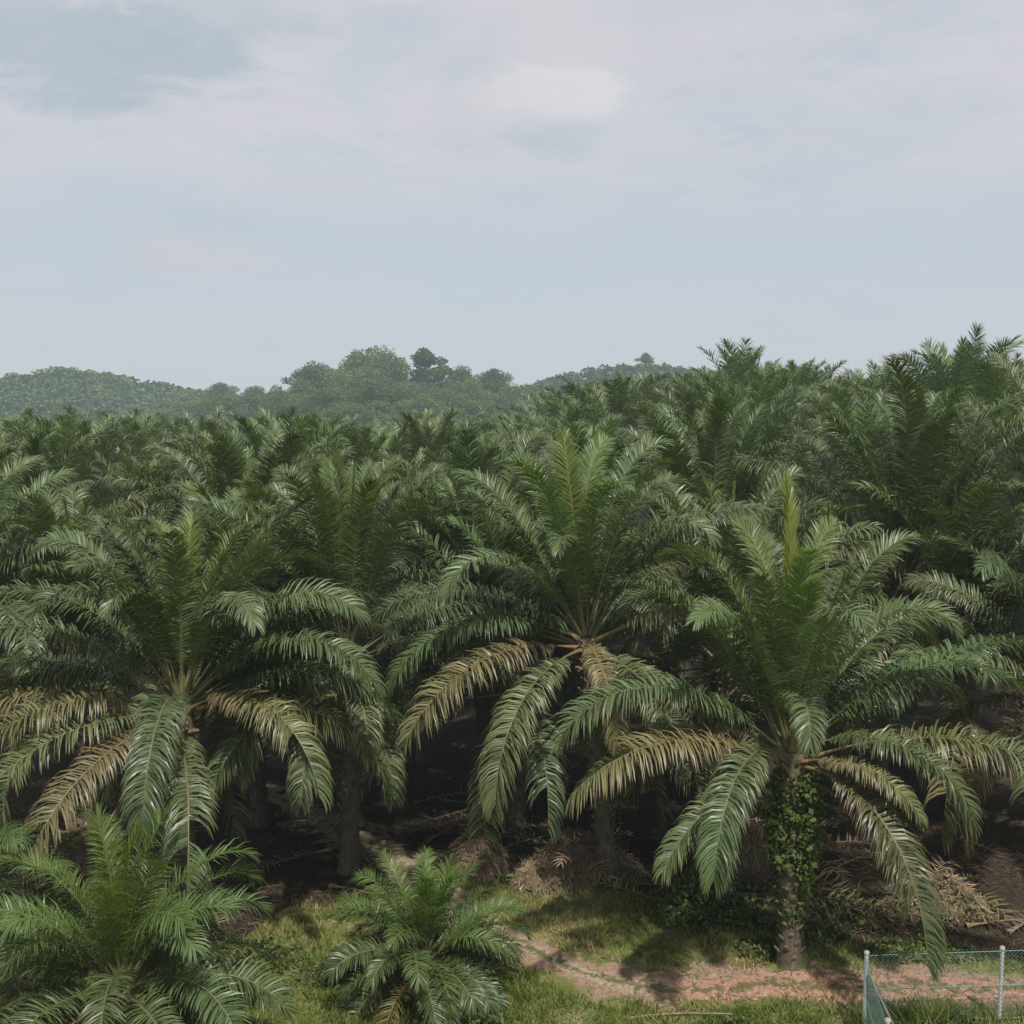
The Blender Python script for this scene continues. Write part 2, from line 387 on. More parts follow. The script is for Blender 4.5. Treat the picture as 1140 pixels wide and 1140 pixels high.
def trunk_mb(h, rng, r=0.27, stubs=True, cut=True):
    m = MB()
    K = max(6, int(h/0.45)); z = np.linspace(-0.3, h+0.05, K)
    lean = rng.normal(0, .12, 2)
    cx = lean[0]*np.sin(z/h*2.2); cy = lean[1]*np.sin(z/h*2.0)
    cx -= np.interp(h, z, cx)*z/h; cy -= np.interp(h, z, cy)*z/h
    rad = r*np.interp(z/h, [-.1, .04, .2, .8, 1], [1.35, 1.15, .95, 1.05, 1.2])*rng.uniform(.94, 1.06, K)
    m.tube(np.stack([cx, cy, z], 1), rad, 12)
    if stubs:
        nst = int(h*20)
        for i in range(nst):
            zz = 0.25+(h-0.2)*i/nst; a = i*2.39996
            rr = np.interp(zz, z, rad)*0.93
            c = np.array([np.interp(zz, z, cx)+rr*math.cos(a), np.interp(zz, z, cy)+rr*math.sin(a), zz])
            out = np.array([math.cos(a), math.sin(a), 0]); sd = np.array([-out[1], out[0], 0])
            ln = rng.uniform(.10, .24)*np.interp(zz/h, [0, .5, 1], [.8, 1.1, 1.6])
            d = out*0.65+UP*0.76
            w0, w1, t0 = .085, .05, .035
            V = [c+sd*w0-UP*.05, c-sd*w0-UP*.05, c-sd*w0+UP*.06, c+sd*w0+UP*.06]
            V += [v_*1 for v_ in (c+d*ln+sd*w1-UP*.02, c+d*ln-sd*w1-UP*.02, c+d*ln-sd*w1+out*-.03+UP*.02, c+d*ln+sd*w1+out*-.03+UP*.02)]
            tint = float(np.clip(rng.normal(.12, .12)+(.35 if zz > h-.8 else 0), 0, .9))
            m.add(V, [(0, 1, 5, 4), (1, 2, 6, 5), (2, 3, 7, 6), (3, 0, 4, 7), (4, 5, 6, 7)], (tint, 0, 0, 0))
    # cut petiole ends and the bulge under the crown
    th = np.linspace(-1.2, 1.3, 7)
    m.tube(np.stack([0*th, 0*th, h-0.05+.45*np.sin(th)], 1), .24*np.cos(th)+.02, 12, (-.0, 1, 0, 0))
    if cut:
        for i in range(22):
            a = i*2.39996+1; zz = h-rng.uniform(.15, 1.0)
            out = np.array([math.cos(a), math.sin(a), 0]); d = out*.8+UP*rng.uniform(.1, .8); d /= np.linalg.norm(d)
            p0 = np.array([0, 0, zz])+out*.2; ln = rng.uniform(.3, .65)
            m.tube([p0, p0+d*ln*.6, p0+d*ln], [.085, .06, .045], 4, (rng.uniform(.2, .8), 0, 0, 0))
    return m

# nearest palms: every frond is a mesh of its own
def near_palm(name, u, v, Y, specs, seed, label, cat='oil palm', group=None, mat=M_PALM, n=190, ll=None, lw=0.038, r=0.31, gz=None, G=None):
    rng = np.random.default_rng(seed)
    c = at(u, v, Y); z0 = float(terrain(c[0], Y)) if gz is None else gz
    h = c[2]-z0
    root = empty(name, (c[0], Y, z0)); tag(root, label, cat, group)
    root.rotation_euler = (rng.normal(0, .03), rng.normal(0, .04), 0)
    trunk_mb(h, rng, r=r).build('trunk', M_BARK, root)
    for sp in specs:
        kw = {}
        if ll: kw['ll'] = ll*rng.uniform(.9, 1.1)
        if G is not None: kw['G'] = G
        for k in ('opening', 'drop', 'bend', 'G', 'll', 'ranks', 'pet'):
            if k in sp: kw[k] = sp[k]
        if mat is M_PALM and sp.get('f', .5) > .3: sp = dict(sp, L=sp['L']*1.05)
        mb = frond_from(sp, rng, n=n, lw=lw*float(np.interp(sp.get('f', .5), [.1, .5], [1, 1.3])), **kw)
        off, a = attach(sp)
        young = sp.get('f', .5) < 0.03
        o = mb.build('spear_leaf' if young else 'frond', mat, root)
        o.location = off+np.array([0, 0, h]); o.rotation_euler = (0, 0, a)
        if sp['age'] > .76: o['label'] = 'brown drying frond drooping under the crown'
        elif young: o['label'] = 'bright lime unopened spear leaf'
    return root, h

def F_(az, e0, droop, L, age=.52, f=.5, **k):
    d = dict(az=az, e0=e0, droop=droop, L=L, age=age, f=f, roll=0, lat=0)
    if e0 > 60 and f > .06: d['droop'] = droop+26; d['bend'] = 2.8
    elif e0 > 40: d['droop'] = droop+18; d['bend'] = 1.9
    d.update(k); return d

rngA = np.random.default_rng(11)
def inner(seed, n, lo, hi, L, n_all=36):
    r_ = np.random.default_rng(seed)
    sp = crown_spec(r_, n_all, L)
    pick = [s_ for s_ in sp if lo <= s_['f'] <= hi]
    return pick[:n]

specB = [F_(75, 88, 14, 7.0, .03, .02, opening=.3, roll=30), F_(120, 84, 10, 6.3, .30, .1, roll=-20), F_(45, 82, 14, 6.4, .30, .1, roll=30), F_(-90, 86, 4, 5.6, .28, .1),
         F_(150, 76, 26, 6.6, .36, .2, roll=35, lat=10), F_(28, 74, 28, 6.5, .36, .2, roll=-30), F_(-80, 82, 0, 5.2, .34, .2, bend=3.2),
         F_(178, 64, 40, 6.4, .46, .3, roll=-10), F_(12, 58, 75, 6.3, .42, .35, roll=20), F_(-8, 44, 60, 6.2, .45, .4),
         F_(196, 42, 78, 6.9, .5, .5), F_(205, 26, 62, 6.7, .82, .8, dage=.28), F_(232, 34, 120, 5.6, .58, .65, dage=.3, bend=1.2),
         F_(216, -2, 50, 4.6, .60, .8, dage=.1), F_(-38, 36, 108, 5.2, .46, .5, bend=1.2), F_(-14, 22, 66, 7.6, .66, .8, dage=.3),
         F_(-52, 8, 92, 5.9, .66, .9, dage=.25, lat=-16, bend=1.0), F_(-52, 22, 86, 3.6, .70, .8, dage=.2), F_(4, 38, 52, 7.4, .5, .5, roll=-15),
         F_(165, 16, 84, 6.0, .62, .8), F_(140, 34, 90, 6.3, .52, .6), F_(100, 20, 90, 6.3, .6, .8), F_(50, 24, 90, 6.3, .58, .8),
         F_(80, 62, 60, 6.4, .5, .4), F_(110, 48, 80, 6.4, .5, .5), F_(35, 54, 70, 6.4, .48, .5), F_(-30, 66, 50, 6.1, .42, .3, roll=20),
         F_(222, 68, 46, 6.0, .42, .3, roll=-25), F_(-100, 58, 95, 4.8, .48, .4)]
specA = [F_(90, 88, 6, 5.0, .12, .05), F_(-80, 86, 8, 5.2, .42, .2, roll=5), F_(130, 84, 14, 5.2, .25, .1, roll=20), F_(45, 82, 18, 5.3, .3, .15, roll=-30),
         F_(172, 66, 44, 6.2, .5, .35, roll=-20), F_(190, 56, 62, 6.3, .5, .4), F_(203, 46, 70, 6.4, .52, .5), F_(150, 70, 44, 5.8, .46, .3, roll=25),
         F_(186, 30, 62, 6.4, .54, .6), F_(194, 16, 50, 6.3, .76, .8, dage=.1), F_(212, 22, 92, 6.1, .70, .8, dage=.25), F_(226, 10, 62, 5.6, .64, .85, drop=.45),
         F_(240, -4, 66, 5.8, .78, .95, dage=.25), F_(-84, 38, 128, 5.6, .56, .6, bend=1.1), F_(-72, -12, 70, 6.0, .60, .9, dage=.1),
         F_(-34, 30, 106, 6.0, .70, .75, dage=.3), F_(-20, 44, 84, 6.4, .52, .5), F_(-8, 60, 60, 6.2, .48, .4, roll=20), F_(18, 70, 46, 5.8, .44, .3, roll=-30),
         F_(8, 30, 90, 6.2, .54, .6), F_(30, 50, 70, 6.2, .5, .5), F_(-4, 14, 96, 6.4, .62, .8, dage=.2), F_(-50, 62, 78, 5.6, .5, .4), F_(228, 64, 78, 5.6, .5, .4),
         F_(70, 60, 70, 6.2, .5, .4), F_(110, 54, 80, 6.2, .5, .5), F_(80, 26, 90, 6, .58, .7), F_(140, 26, 92, 6.2, .58, .7), F_(-110, 70, 60, 5.2, .46, .3)]
specC = [F_(90, 88, 8, 6.0, .15, .05), F_(60, 82, 20, 6.4, .3, .12, roll=30), F_(130, 80, 22, 6.3, .34, .15, roll=-25), F_(-60, 80, 26, 6.0, .4, .2),
         F_(20, 68, 44, 6.4, .46, .3), F_(160, 66, 46, 6.4, .46, .3, roll=15), F_(-10, 52, 66, 6.6, .5, .4), F_(188, 40, 66, 6.5, .54, .5), F_(200, 30, 76, 6.2, .5, .5),
         F_(214, 18, 70, 6.6, .80, .85, dage=.2), F_(-84, 26, 124, 4.4, .80, .8, bend=1.0, dage=.1), F_(-20, 30, 80, 6.4, .6, .7, dage=.3), F_(4, 24, 70, 6.2, .72, .8, dage=.3),
         F_(-64, 4, 82, 6.6, .60, .9, lat=-8), F_(236, 6, 86, 6.2, .62, .9), F_(175, 22, 80, 6.2, .64, .8), F_(-52, -2, 72, 5.4, .60, .9, dage=.1), F_(100, 30, 80, 6.2, .56, .7), F_(60, 45, 80, 6.3, .5, .5),
         F_(140, 45, 80, 6.3, .5, .5), F_(-35, 62, 60, 6.0, .46, .35), F_(218, 60, 66, 6.0, .46, .35), F_(25, 14, 90, 6.2, .62, .8), F_(-100, 68, 56, 5.4, .45, .3)]

PALMS = []
def reg(root, u, v, Y): PALMS.append((root.location.x, root.location.y))
def fill(seed, n, lo=.12, hi=.9, L=6.3):
    sp = crown_spec(np.random.default_rng(seed), int(n/(hi-lo))+1, L, .8)
    return [q for q in sp if lo <= q['f'] <= hi]
ok_ = lambda q: math.sin(R(q['az'])) > -.35 or q['f'] < .4
specA += [q for q in fill(201, 18) if ok_(q)]; specB += [q for q in fill(202, 14, .2, .8) if math.sin(R(q['az'])) > -.35 or q['f'] < .4]; specC += [q for q in fill(203, 16) if ok_(q)]
rt, hA = near_palm('oil_palm', 195, 782, 30, specA, 1, 'large oil palm at the left front, broad frond hanging straight down its middle'); reg(rt, 0, 0, 0)
rtB, hB = near_palm('oil_palm', 885, 838, 28.2, specB, 2, 'oil palm with vine-wrapped trunk and lime spear standing behind the dirt track'); reg(rtB, 0, 0, 0)
rtC, hC = near_palm('oil_palm', 680, 705, 33.3, specC, 3, 'oil palm behind the dry frond heaps with a tan frond folded over its front'); reg(rtC, 0, 0, 0)
rt, hE = near_palm('oil_palm', 385, 735, 34, [q for q in crown_spec(np.random.default_rng(21), 44, 6.6, .9, .9) if not (-95 < (q['az']+180) % 360-180 < 25 and q['f'] > .42)]+[F_(-25, 30, 80, 6.0, .6, .7), F_(12, 40, 76, 6.2, .54, .6), F_(-75, 20, 100, 5.0, .62, .8), F_(-118, 12, 88, 5.8, .62, .85), F_(-98, -4, 74, 5.2, .70, .92, dage=.2), F_(-62, -14, 66, 4.8, .64, .92)], 4, 'oil palm beside the shaded path, right neighbour of the large left front palm'); reg(rt, 0, 0, 0)
rt, _ = near_palm('oil_palm', 1205, 770, 34, crown_spec(np.random.default_rng(22), 34, 6.4, 1.2), 5, 'oil palm at the right edge showing orange-brown lower fronds above the fence'); reg(rt, 0, 0, 0)
rt, _ = near_palm('oil_palm', 985, 640, 40, crown_spec(np.random.default_rng(23), 36, 7.6, .8, 1.0, 1.0), 6, 'tall upright oil palm standing directly behind the vine-wrapped palm'); reg(rt, 0, 0, 0)
rt, _ = near_palm('oil_palm', -60, 700, 36, crown_spec(np.random.default_rng(24), 34, 6.4, .8, 1.0, 0.6), 7, 'oil palm half cut off by the left edge of the view'); reg(rt, 0, 0, 0)
rt, _ = near_palm('oil_palm', 545, 665, 41.5, crown_spec(np.random.default_rng(25), 34, 6.4, 1.0, 1.0, 0.6), 8, 'oil palm set back in the dark gap above the dry frond heaps'); reg(rt, 0, 0, 0)
rt, _ = near_palm('oil_palm', 270, 660, 42.5, crown_spec(np.random.default_rng(26), 34, 6.4, .8, 1.0, 0.6), 9, 'oil palm rising just behind the large left front palm'); reg(rt, 0, 0, 0)
rt, _ = near_palm('oil_palm', 800, 640, 42.5, crown_spec(np.random.default_rng(27), 34, 6.6, .9, 1.0, 0.6), 10, 'oil palm farther back between the tan-frond palm and the vine-wrapped palm'); reg(rt, 0, 0, 0)
rt, _ = near_palm('oil_palm', 1150, 600, 44, crown_spec(np.random.default_rng(28), 34, 7.2, .8, 1.0, 1.0), 12, 'tall oil palm on the rise at the right edge, grey-green arching fronds'); reg(rt, 0, 0, 0)
rt, _ = near_palm('oil_palm', 60, 655, 45, crown_spec(np.random.default_rng(29), 34, 6.6, .8, 1.0, 0.6), 13, 'oil palm behind the left front palm with stiff upright centre fronds'); reg(rt, 0, 0, 0)

EXTRA = [(575, 765, 37.5, 41, 'oil palm with low hanging fronds in the shade behind the left frond heap'),
         (285, 740, 38, 42, 'shaded oil palm right behind the large left front palm, over the path'),
         (800, 735, 37.5, 43, 'oil palm in deep shade between the tan-frond palm and the vine-wrapped palm, low crown'),
         (95, 745, 38.5, 44, 'oil palm half hidden behind the left fronds of the large left front palm'),
         (1075, 730, 38, 45, 'oil palm in deep shade behind the wire fence, right of the vine-wrapped palm'),
         (470, 700, 45, 46, 'oil palm farther back above the sunlit bend of the path'), (660, 640, 47, 47, 'oil palm rising straight behind the tan-frond palm')]
for (u, v, d_, sd_, lab) in EXTRA:
    rt, _ = near_palm('oil_palm', u, v, d_, crown_spec(np.random.default_rng(sd_), 38, 6.9, .9, 1.0, .4), sd_, lab, n=120, lw=.05); reg(rt, 0, 0, 0)
# young palms in front
def young_spec(rng, n, L, low=0):
    out = []
    for i in range(n):
        f = i/(n-1.0)
        out.append(dict(az=i*137.5+rng.normal(0, 9), e0=np.interp(f, [0, .2, .6, 1], [86, 74-low, 48-low, 10-low*.4])+rng.normal(0, 7),
                        droop=np.interp(f, [0, .3, 1], [14, 55, 95])*rng.uniform(.8, 1.2), age=np.interp(f, [0, .15, .5, .9, 1], [.1, .25, .42, .55, .75])+rng.normal(0, .03),
                        L=L*np.interp(f, [0, .2, 1], [.85, 1, .9])*rng.uniform(.88, 1.08), f=max(.04, f*.8), roll=rng.normal(0, 25), lat=rng.normal(0, 16)))
    return out
near_palm('young_palm', 140, 1100, 24, young_spec(np.random.default_rng(31), 42, 4.0, 10), 14, 'leafy young palm filling the bottom left corner, tall centre frond', 'young palm', mat=M_YOUNG, n=96, ll=.66, lw=.03, r=.22, G=.4)
near_palm('young_palm', -45, 1035, 26, young_spec(np.random.default_rng(32), 28, 3.8), 15, 'darker young palm at the left edge, behind the corner one', 'young palm', mat=M_YOUNG, n=96, ll=.66, lw=.03, r=.22, G=.4)
near_palm('young_palm', 472, 1074, 27, young_spec(np.random.default_rng(33), 64, 2.75, 22), 16, 'small bushy young palm with lime centre standing alone in the grass', 'young palm', mat=M_YOUNG, n=84, ll=.5, lw=.024, r=.18, G=.4)

# ------------------------------------------------------------------ the plantation behind
def crown_mb(seed, nf, n, seg, lw, L=6.6, K=12):
    rng = np.random.default_rng(seed); m = MB()
    for sp in crown_spec(rng, nf, L, .7, 1.0, rng.uniform(.7, 1.15)):
        off, a = attach(sp)
        m.merge(frond_from(sp, rng, n=n, seg=seg, lw=lw, K=K), a, off)
    return m
TR1 = [trunk_mb(7.0, np.random.default_rng(50+i)).mesh('trunk', M_BARK) for i in range(3)]
TR2 = []
for i in range(2):
    TR2.append(trunk_mb(7.0, np.random.default_rng(60+i), stubs=False))
LOD1 = [crown_mb(100+i, 46, 104, 2, .055, 7.5).mesh('crown', M_PALM) for i in range(8)]
LOD2 = []
for i in range(6):
    m = crown_mb(200+i, 38, 64, 2, .075, 7.5, K=9)
    V0 = m
    LOD2.append(m)
LOD3 = [crown_mb(300+i, 22, 16, 1, .20, K=6) for i in range(5)]
def whole(m, i):
    w = MB(); w.merge(m, 0, (0, 0, 7.0))
    t = trunk_mb(7.0, np.random.default_rng(70+i), stubs=False, cut=False)
    w.add(np.concatenate(t.V), np.concatenate(t.F), (.98, .3, 1, 0)); return w
LOD2W = [whole(m, i).mesh('oil_palm', M_PALM) for i, m in enumerate(LOD2)]

prng = np.random.default_rng(77)
spots = []
for k in range(0, 58):
    y = 49+k*7.1
    half = y*0.47+6
    nx = int(half/8.2)+1
    for i in range(-nx, nx+1):
        x = i*8.2+(4.1 if k % 2 else 0)+prng.normal(0, .7); yy = y+prng.normal(0, .7)
        if abs(x) > half: continue
        if yy > 300 and x < -20+0*yy: continue
        if any((x-a)**2+(yy-b)**2 < 34 for a, b in PALMS): continue
        spots.append((x, yy, prng.uniform(0, 6.28), prng.normal(1, .08), prng.random()))
spots.sort(key=lambda s_: s_[1])
N_IND = 287
far = MB()
for q, (x, y, rz, sc, rr) in enumerate(spots):
    z = float(terrain(x, y)); sc = min(max(sc, .84), 1.12)
    hs = min(sc, 1.06)*prng.uniform(.84, 1.0)
    if q < N_IND:
        side = 'left' if x < -0.16*y else ('right' if x > 0.15*y else 'middle')
        where = {'left': 'left side of the plantation', 'middle': 'middle of the plantation', 'right': 'rising ground on the right'}[side]
        if y < 66: dep, gl = 'third or fourth row', 'oil palm in the rows just behind the front palms, '
        elif y < 110: dep, gl = 'mid', 'oil palm among the crowded middle rows, '
        else: dep, gl = 'far', 'small distant oil palm among the back rows, '
        lab = gl+where
        if y < 75:
            root = empty('oil_palm', (x, y, z), rz); root.rotation_euler = (prng.normal(0, .05), prng.normal(0, .05), rz); tag(root, lab, 'oil palm', lab.replace('oil palm', 'oil palms'))
            t = link('trunk', TR1[q % 3], root); t.scale = (sc, sc, hs)
            c = link('crown', LOD1[q % 8], root); c.location = (0, 0, 7.0*hs); c.scale = (sc, sc, sc)
        else:
            o = link('oil_palm', LOD2W[q % 6]); o.location = (x, y, z+7*(hs-sc)); o.rotation_euler = (prng.normal(0, .03), prng.normal(0, .03), rz); o.scale = (sc, sc, sc)
            tag(o, lab, 'oil palm', lab.replace('oil palm', 'oil palms'))
    else:
        far.merge(LOD3[q % 5], rz, (x, y, z+7*hs), sc)
o = far.build('distant_palm_canopy', M_PALM); tag(o, 'unbroken canopy of tiny palm crowns reaching to the wooded hills', 'palm canopy', kind='stuff')

# ------------------------------------------------------------------ ground, track, grass
TRACK = [(1420, 1112), (1300, 1110), (1100, 1100), (950, 1097), (850, 1097), (740, 1103), (660, 1088), (590, 1060), (520, 1015), (450, 968), (400, 935), (340, 905), (280, 875), (200, 850)]
def ground_pt(u, v):
    a = (v-570)/1222.; fy = math.cos(PITCH)-a*math.sin(PITCH); fz = -math.sin(PITCH)-a*math.cos(PITCH)
    k = -CAM_H/fz; return (u-570)/1222.*k, fy*k
TP = np.array([ground_pt(*t) for t in TRACK])
s_ = np.linspace(0, len(TP)-1, 260)
from_i = np.arange(len(TP))
TX = np.interp(s_, from_i, TP[:, 0]); TY = np.interp(s_, from_i, TP[:, 1])
ker = np.ones(17)/17
pad = lambda A: np.convolve(np.concatenate([np.full(8, A[0]), A, np.full(8, A[-1])]), ker, 'valid')
TX, TY = pad(TX), pad(TY)
def track_dist(x, y):
    x = np.asarray(x, float); y = np.asarray(y, float)
    return np.sqrt(np.min((x.reshape(-1, 1)-TX[None, ::3])**2+(y.reshape(-1, 1)-TY[None, ::3])**2, axis=1)).reshape(x.shape)
def vnoise(x, y, sc, seed=0):
    """cheap smooth 2-D noise 0..1"""
    x = np.asarray(x)*sc; y = np.asarray(y)*sc
    xi = np.floor(x).astype(int); yi = np.floor(y).astype(int); fx = x-xi; fy = y-yi
    h = lambda a, b: np.modf(np.abs(np.sin(a*127.1+b*311.7+seed*74.7)*43758.5453))[0]
    fx = fx*fx*(3-2*fx); fy = fy*fy*(3-2*fy)
    return (h(xi, yi)*(1-fx)+h(xi+1, yi)*fx)*(1-fy)+(h(xi, yi+1)*(1-fx)+h(xi+1, yi+1)*fx)*fy
def grass_mask(x, y):
    # the open strip this side of the palms
    edge_y = np.interp(x, [-30, -9, -5, -1.5, 2, 5, 9, 14, 40], [27, 28.5, 32.2, 33.2, 33.4, 31.0, 29.2, 28.2, 28])
    g = 1-smooth(-0.9, 1.2, np.asarray(y)-edge_y+(vnoise(x, y, .6, 3)-.5)*2.2)
    return g
gx = np.unique(np.concatenate([np.arange(-24, 24.01, .3), np.arange(-60, 60, 3.), np.arange(-300, 301, 20.), np.array([-4000, -2500, -1500, -900, -600, -400, 400, 600, 900, 1500, 2500, 4000.])]))
gy = np.unique(np.concatenate([np.arange(18, 46.01, .3), np.arange(-20, 130, 3.), np.arange(130, 600, 15.), np.array([-400., -150, -60, 700, 900, 1300, 2000, 3000, 4500])]))
X, Y = np.meshgrid(gx, gy); Z = terrain(X, Y)
m = MB()
nx_, ny_ = len(gx), len(gy)
idx = np.arange(nx_*ny_).reshape(ny_, nx_)
F = np.stack([idx[:-1, :-1], idx[:-1, 1:], idx[1:, 1:], idx[1:, :-1]], -1).reshape(-1, 4)
C = np.zeros((ny_, nx_, 4))
C[..., 0] = grass_mask(X, Y); dd = track_dist(X, Y)
C[..., 1] = (1-smooth(.25, np.where(X > 2.5, 1.9, 1.0), dd+(vnoise(X, Y, 1.1, 5)-.5)*1.6+(vnoise(X, Y, 3.0, 15)-.5)*.8))*.8
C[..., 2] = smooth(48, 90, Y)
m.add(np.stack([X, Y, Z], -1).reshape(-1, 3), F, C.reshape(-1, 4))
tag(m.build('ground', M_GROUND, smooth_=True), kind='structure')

tr = np.random.default_rng(5)
dX, dY = np.gradient(TX), np.gradient(TY); ln = np.hypot(dX, dY); nxv, nyv = -dY/ln, dX/ln
m = MB(); rows = []; cols = []
W0 = np.interp(s_, [0, 3, 5, 6, 7, 9, 11, 13], [.70, .70, .68, .34, .32, .75, .36, .2])
e1 = W0*(0.45+.7*vnoise(TX, TY, .9, 8)+.5*vnoise(TX, TY, 3.4, 18)); e2 = W0*(0.45+.7*vnoise(TX, TY, .9, 9)+.5*vnoise(TX, TY, 3.4, 19))
red = smooth(0, 1.6, TX-3.0)
for k in np.linspace(0, 1, 7):
    o_ = -e1+(e1+e2)*k
    x = TX+nxv*o_; y = TY+nyv*o_
    crown = .012 if 0 < k < 1 else -.02
    rows.append(np.stack([x, y, terrain(x, y)+crown], 1)); c = np.zeros((len(x), 4)); c[:, 1] = max(0, 1-abs(k-.5)*5); c[:, 0] = red*(.6+.5*vnoise(x, y, 1.2, 4)); cols.append(c)
V = np.stack(rows, 1).reshape(-1, 3); C = np.stack(cols, 1).reshape(-1, 4); n = len(TX)
idx = np.arange(n*7).reshape(n, 7)
m.add(V, np.stack([idx[:-1, :-1], idx[:-1, 1:], idx[1:, 1:], idx[1:, :-1]], -1).reshape(-1, 4), np.clip(C, 0, 1))
tag(m.build('path', M_PATH, smooth_=True), kind='structure')

def blades(n, xr, yr, hmin, hmax, maskf, seed, wid=(.02, .045), agef=None):
    rng = np.random.default_rng(seed)
    x = rng.uniform(*xr, n); y = rng.uniform(*yr, n)
    k = rng.random(n) < maskf(x, y)
    x, y = x[k], y[k]; n = len(x)
    tall = .25+.8*vnoise(x, y, .9, 21)**1.5+.9*vnoise(x, y, 3.1, 22)**3
    h = rng.uniform(hmin, hmax, n)*tall; a = rng.uniform(0, 6.28, n); w = rng.uniform(*wid, n)*.5
    ln_ = h*rng.uniform(.2, .9, n); b = rng.uniform(0, 6.28, n)
    p = np.stack([x, y, terrain(x, y)-.01], 1); sd = np.stack([np.cos(a), np.sin(a), 0*a], 1)*w[:, None]
    t = np.stack([np.cos(b)*ln_, np.sin(b)*ln_, h], 1)
    V = np.stack([p-sd, p+sd, p+t+sd*.25, p+t-sd*.25], 1).reshape(-1, 3)
    C = np.zeros((n, 4)); C[:, 0] = np.clip(.42+.9*(vnoise(x, y, .5, 31)-.5)+rng.normal(0, .15, n)+(agef(x, y) if agef else 0), 0, 1); C[:, 1] = rng.random(n)
    C = np.repeat(C, 4, 0); return V, np.arange(n*4).reshape(-1, 4), C
def gm(x, y):
    d = track_dist(x, y)
    return grass_mask(x, y)*(.30+.70*smooth(.36, .56, .6*vnoise(x, y, .8, 81)+.4*vnoise(x, y, 2.6, 82)))*np.clip(.05+.35*(1-smooth(.0, .2, d))*vnoise(x, y, 1.8, 61)+.9*smooth(.45, 1.4, d+(vnoise(x, y, 1.3, 6)-.5)*1.1), 0, 1)
m = MB()
m.add(*blades(185000, (-14, 16), (23.5, 35), .06, .22, gm, 41, agef=lambda x, y: .3*(1-smooth(.5, 2.2, track_dist(x, y)))))
m.add(*blades(30000, (-14, 16), (24, 27.2), .10, .28, lambda x, y: .8*grass_mask(x, y)*smooth(.8, 1.6, track_dist(x, y)), 42))
m.add(*blades(9000, (8.2, 14), (23.6, 25.6), .25, .65, lambda x, y: vnoise(x, y, 1.1, 71)**1.5, 45))
tag(m.build('grass', M_GRASS), 'rough green grass along the dirt track', 'grass', kind='stuff')

# scraps of straw and clods on the track and in the grass
m = MB(); rng = np.random.default_rng(47); n = 1300
x = rng.uniform(-4, 15, n); y = rng.uniform(25, 33, n)
k = rng.random(n) < .15+.85*vnoise(x, y, 1.2, 91)**2; x, y = x[k], y[k]; n = len(x)
a = rng.uniform(0, 6.28, n); l = rng.uniform(.05, .4, n); d = np.stack([np.cos(a), np.sin(a), rng.normal(0, .1, n)], 1)*l[:, None]*.5
w = np.stack([-np.sin(a), np.cos(a), 0*a], 1)*rng.uniform(.012, .035, n)[:, None]*.5
p = np.stack([x, y, terrain(x, y)+rng.uniform(.025, .07, n)], 1); C = np.zeros((n, 4)); C[:, 0] = rng.random(n); C[:, 1] = rng.random(n)
m.add(np.stack([p-d-w, p-d+w, p+d+w, p+d-w], 1).reshape(-1, 3), np.arange(n*4).reshape(-1, 4), np.repeat(C, 4, 0))
tag(m.build('straw_scraps', M_DRY), 'scattered straw scraps lying on the open grass and the track', 'straw', kind='stuff')
# leafy ground creepers under the palms
m = MB(); rng = np.random.default_rng(43)
for (cx, cy, rx, ry, hh, nn) in [(5.6, 31.0, 1.9, 1.2, .8, 1600), (7.0, 28.9, 1.0, .7, .6, 700), (3.2, 33.2, 1.1, .8, .6, 500), (8.8, 29.6, .9, .6, .5, 350), (-7.6, 28.4, 2.2, 1.2, .6, 900),
                                (1.8, 36, 2.2, 1.3, .5, 500), (-2.6, 27.4, 1.2, .8, .35, 500), (12.4, 31.5, 2.5, 1.4, .6, 900), (9.6, 31.0, 1.6, 1.3, .7, 900), (6.2, 32.2, 2.0, 1.2, .9, 1300), (0.6, 33.6, 1.6, .7, .35, 700), (11.2, 28.8, 1.8, .7, .4, 800), (-4.5, 27.6, 1.3, .8, .5, 500), (5.2, 25.0, 1.2, .5, .35, 500), (10.5, 25.2, 1.1, .5, .45, 600), (-1.2, 25.2, 1.6, .6, .45, 700)]:
    r = np.sqrt(rng.random(nn)); a = rng.uniform(0, 6.28, nn)
    x = cx+rx*r*np.cos(a); y = cy+ry*r*np.sin(a)
    z = terrain(x, y)+hh*(1-r**2)*rng.random(nn)*(.4+vnoise(x, y, 2.2, 9))
    C = np.zeros((nn, 4)); C[:, 0] = rng.uniform(.3, 1, nn); C[:, 1] = rng.random(nn)
    m.add(*leaf_quads(np.stack([x, y, z], 1), rng.uniform(.08, .2, nn), rng, up=1, aspect=.7, C=C))
tag(m.build('undergrowth', M_VINE), 'leafy creepers and weeds on the ground beneath the palms', 'undergrowth', kind='stuff')

# straw litter
m = MB(); rng = np.random.default_rng(44)
n = 26000
x = rng.uniform(-17, 19, n); y = 27+rng.random(n)**1.4*22
k = rng.random(n) < (1-grass_mask(x, y))*(.25+.9*vnoise(x, y, .8, 12)**2)*smooth(.3, 1.0, track_dist(x, y))
x, y = x[k], y[k]; n = len(x)
a = rng.uniform(0, 6.28, n); l = rng.uniform(.2, .75, n); d = np.stack([np.cos(a), np.sin(a), rng.normal(0, .18, n)], 1)*l[:, None]*.5
w = np.stack([-np.sin(a), np.cos(a), rng.normal(0, .4, n)], 1)*rng.uniform(.012, .03, n)[:, None]*.5
p = np.stack([x, y, terrain(x, y)+rng.uniform(.02, .14, n)], 1)
C = np.zeros((n, 4)); C[:, 0] = rng.random(n); C[:, 1] = rng.random(n)
m.add(np.stack([p-d-w, p-d+w, p+d+w, p+d-w], 1).reshape(-1, 3), np.arange(n*4).reshape(-1, 4), np.repeat(C, 4, 0))
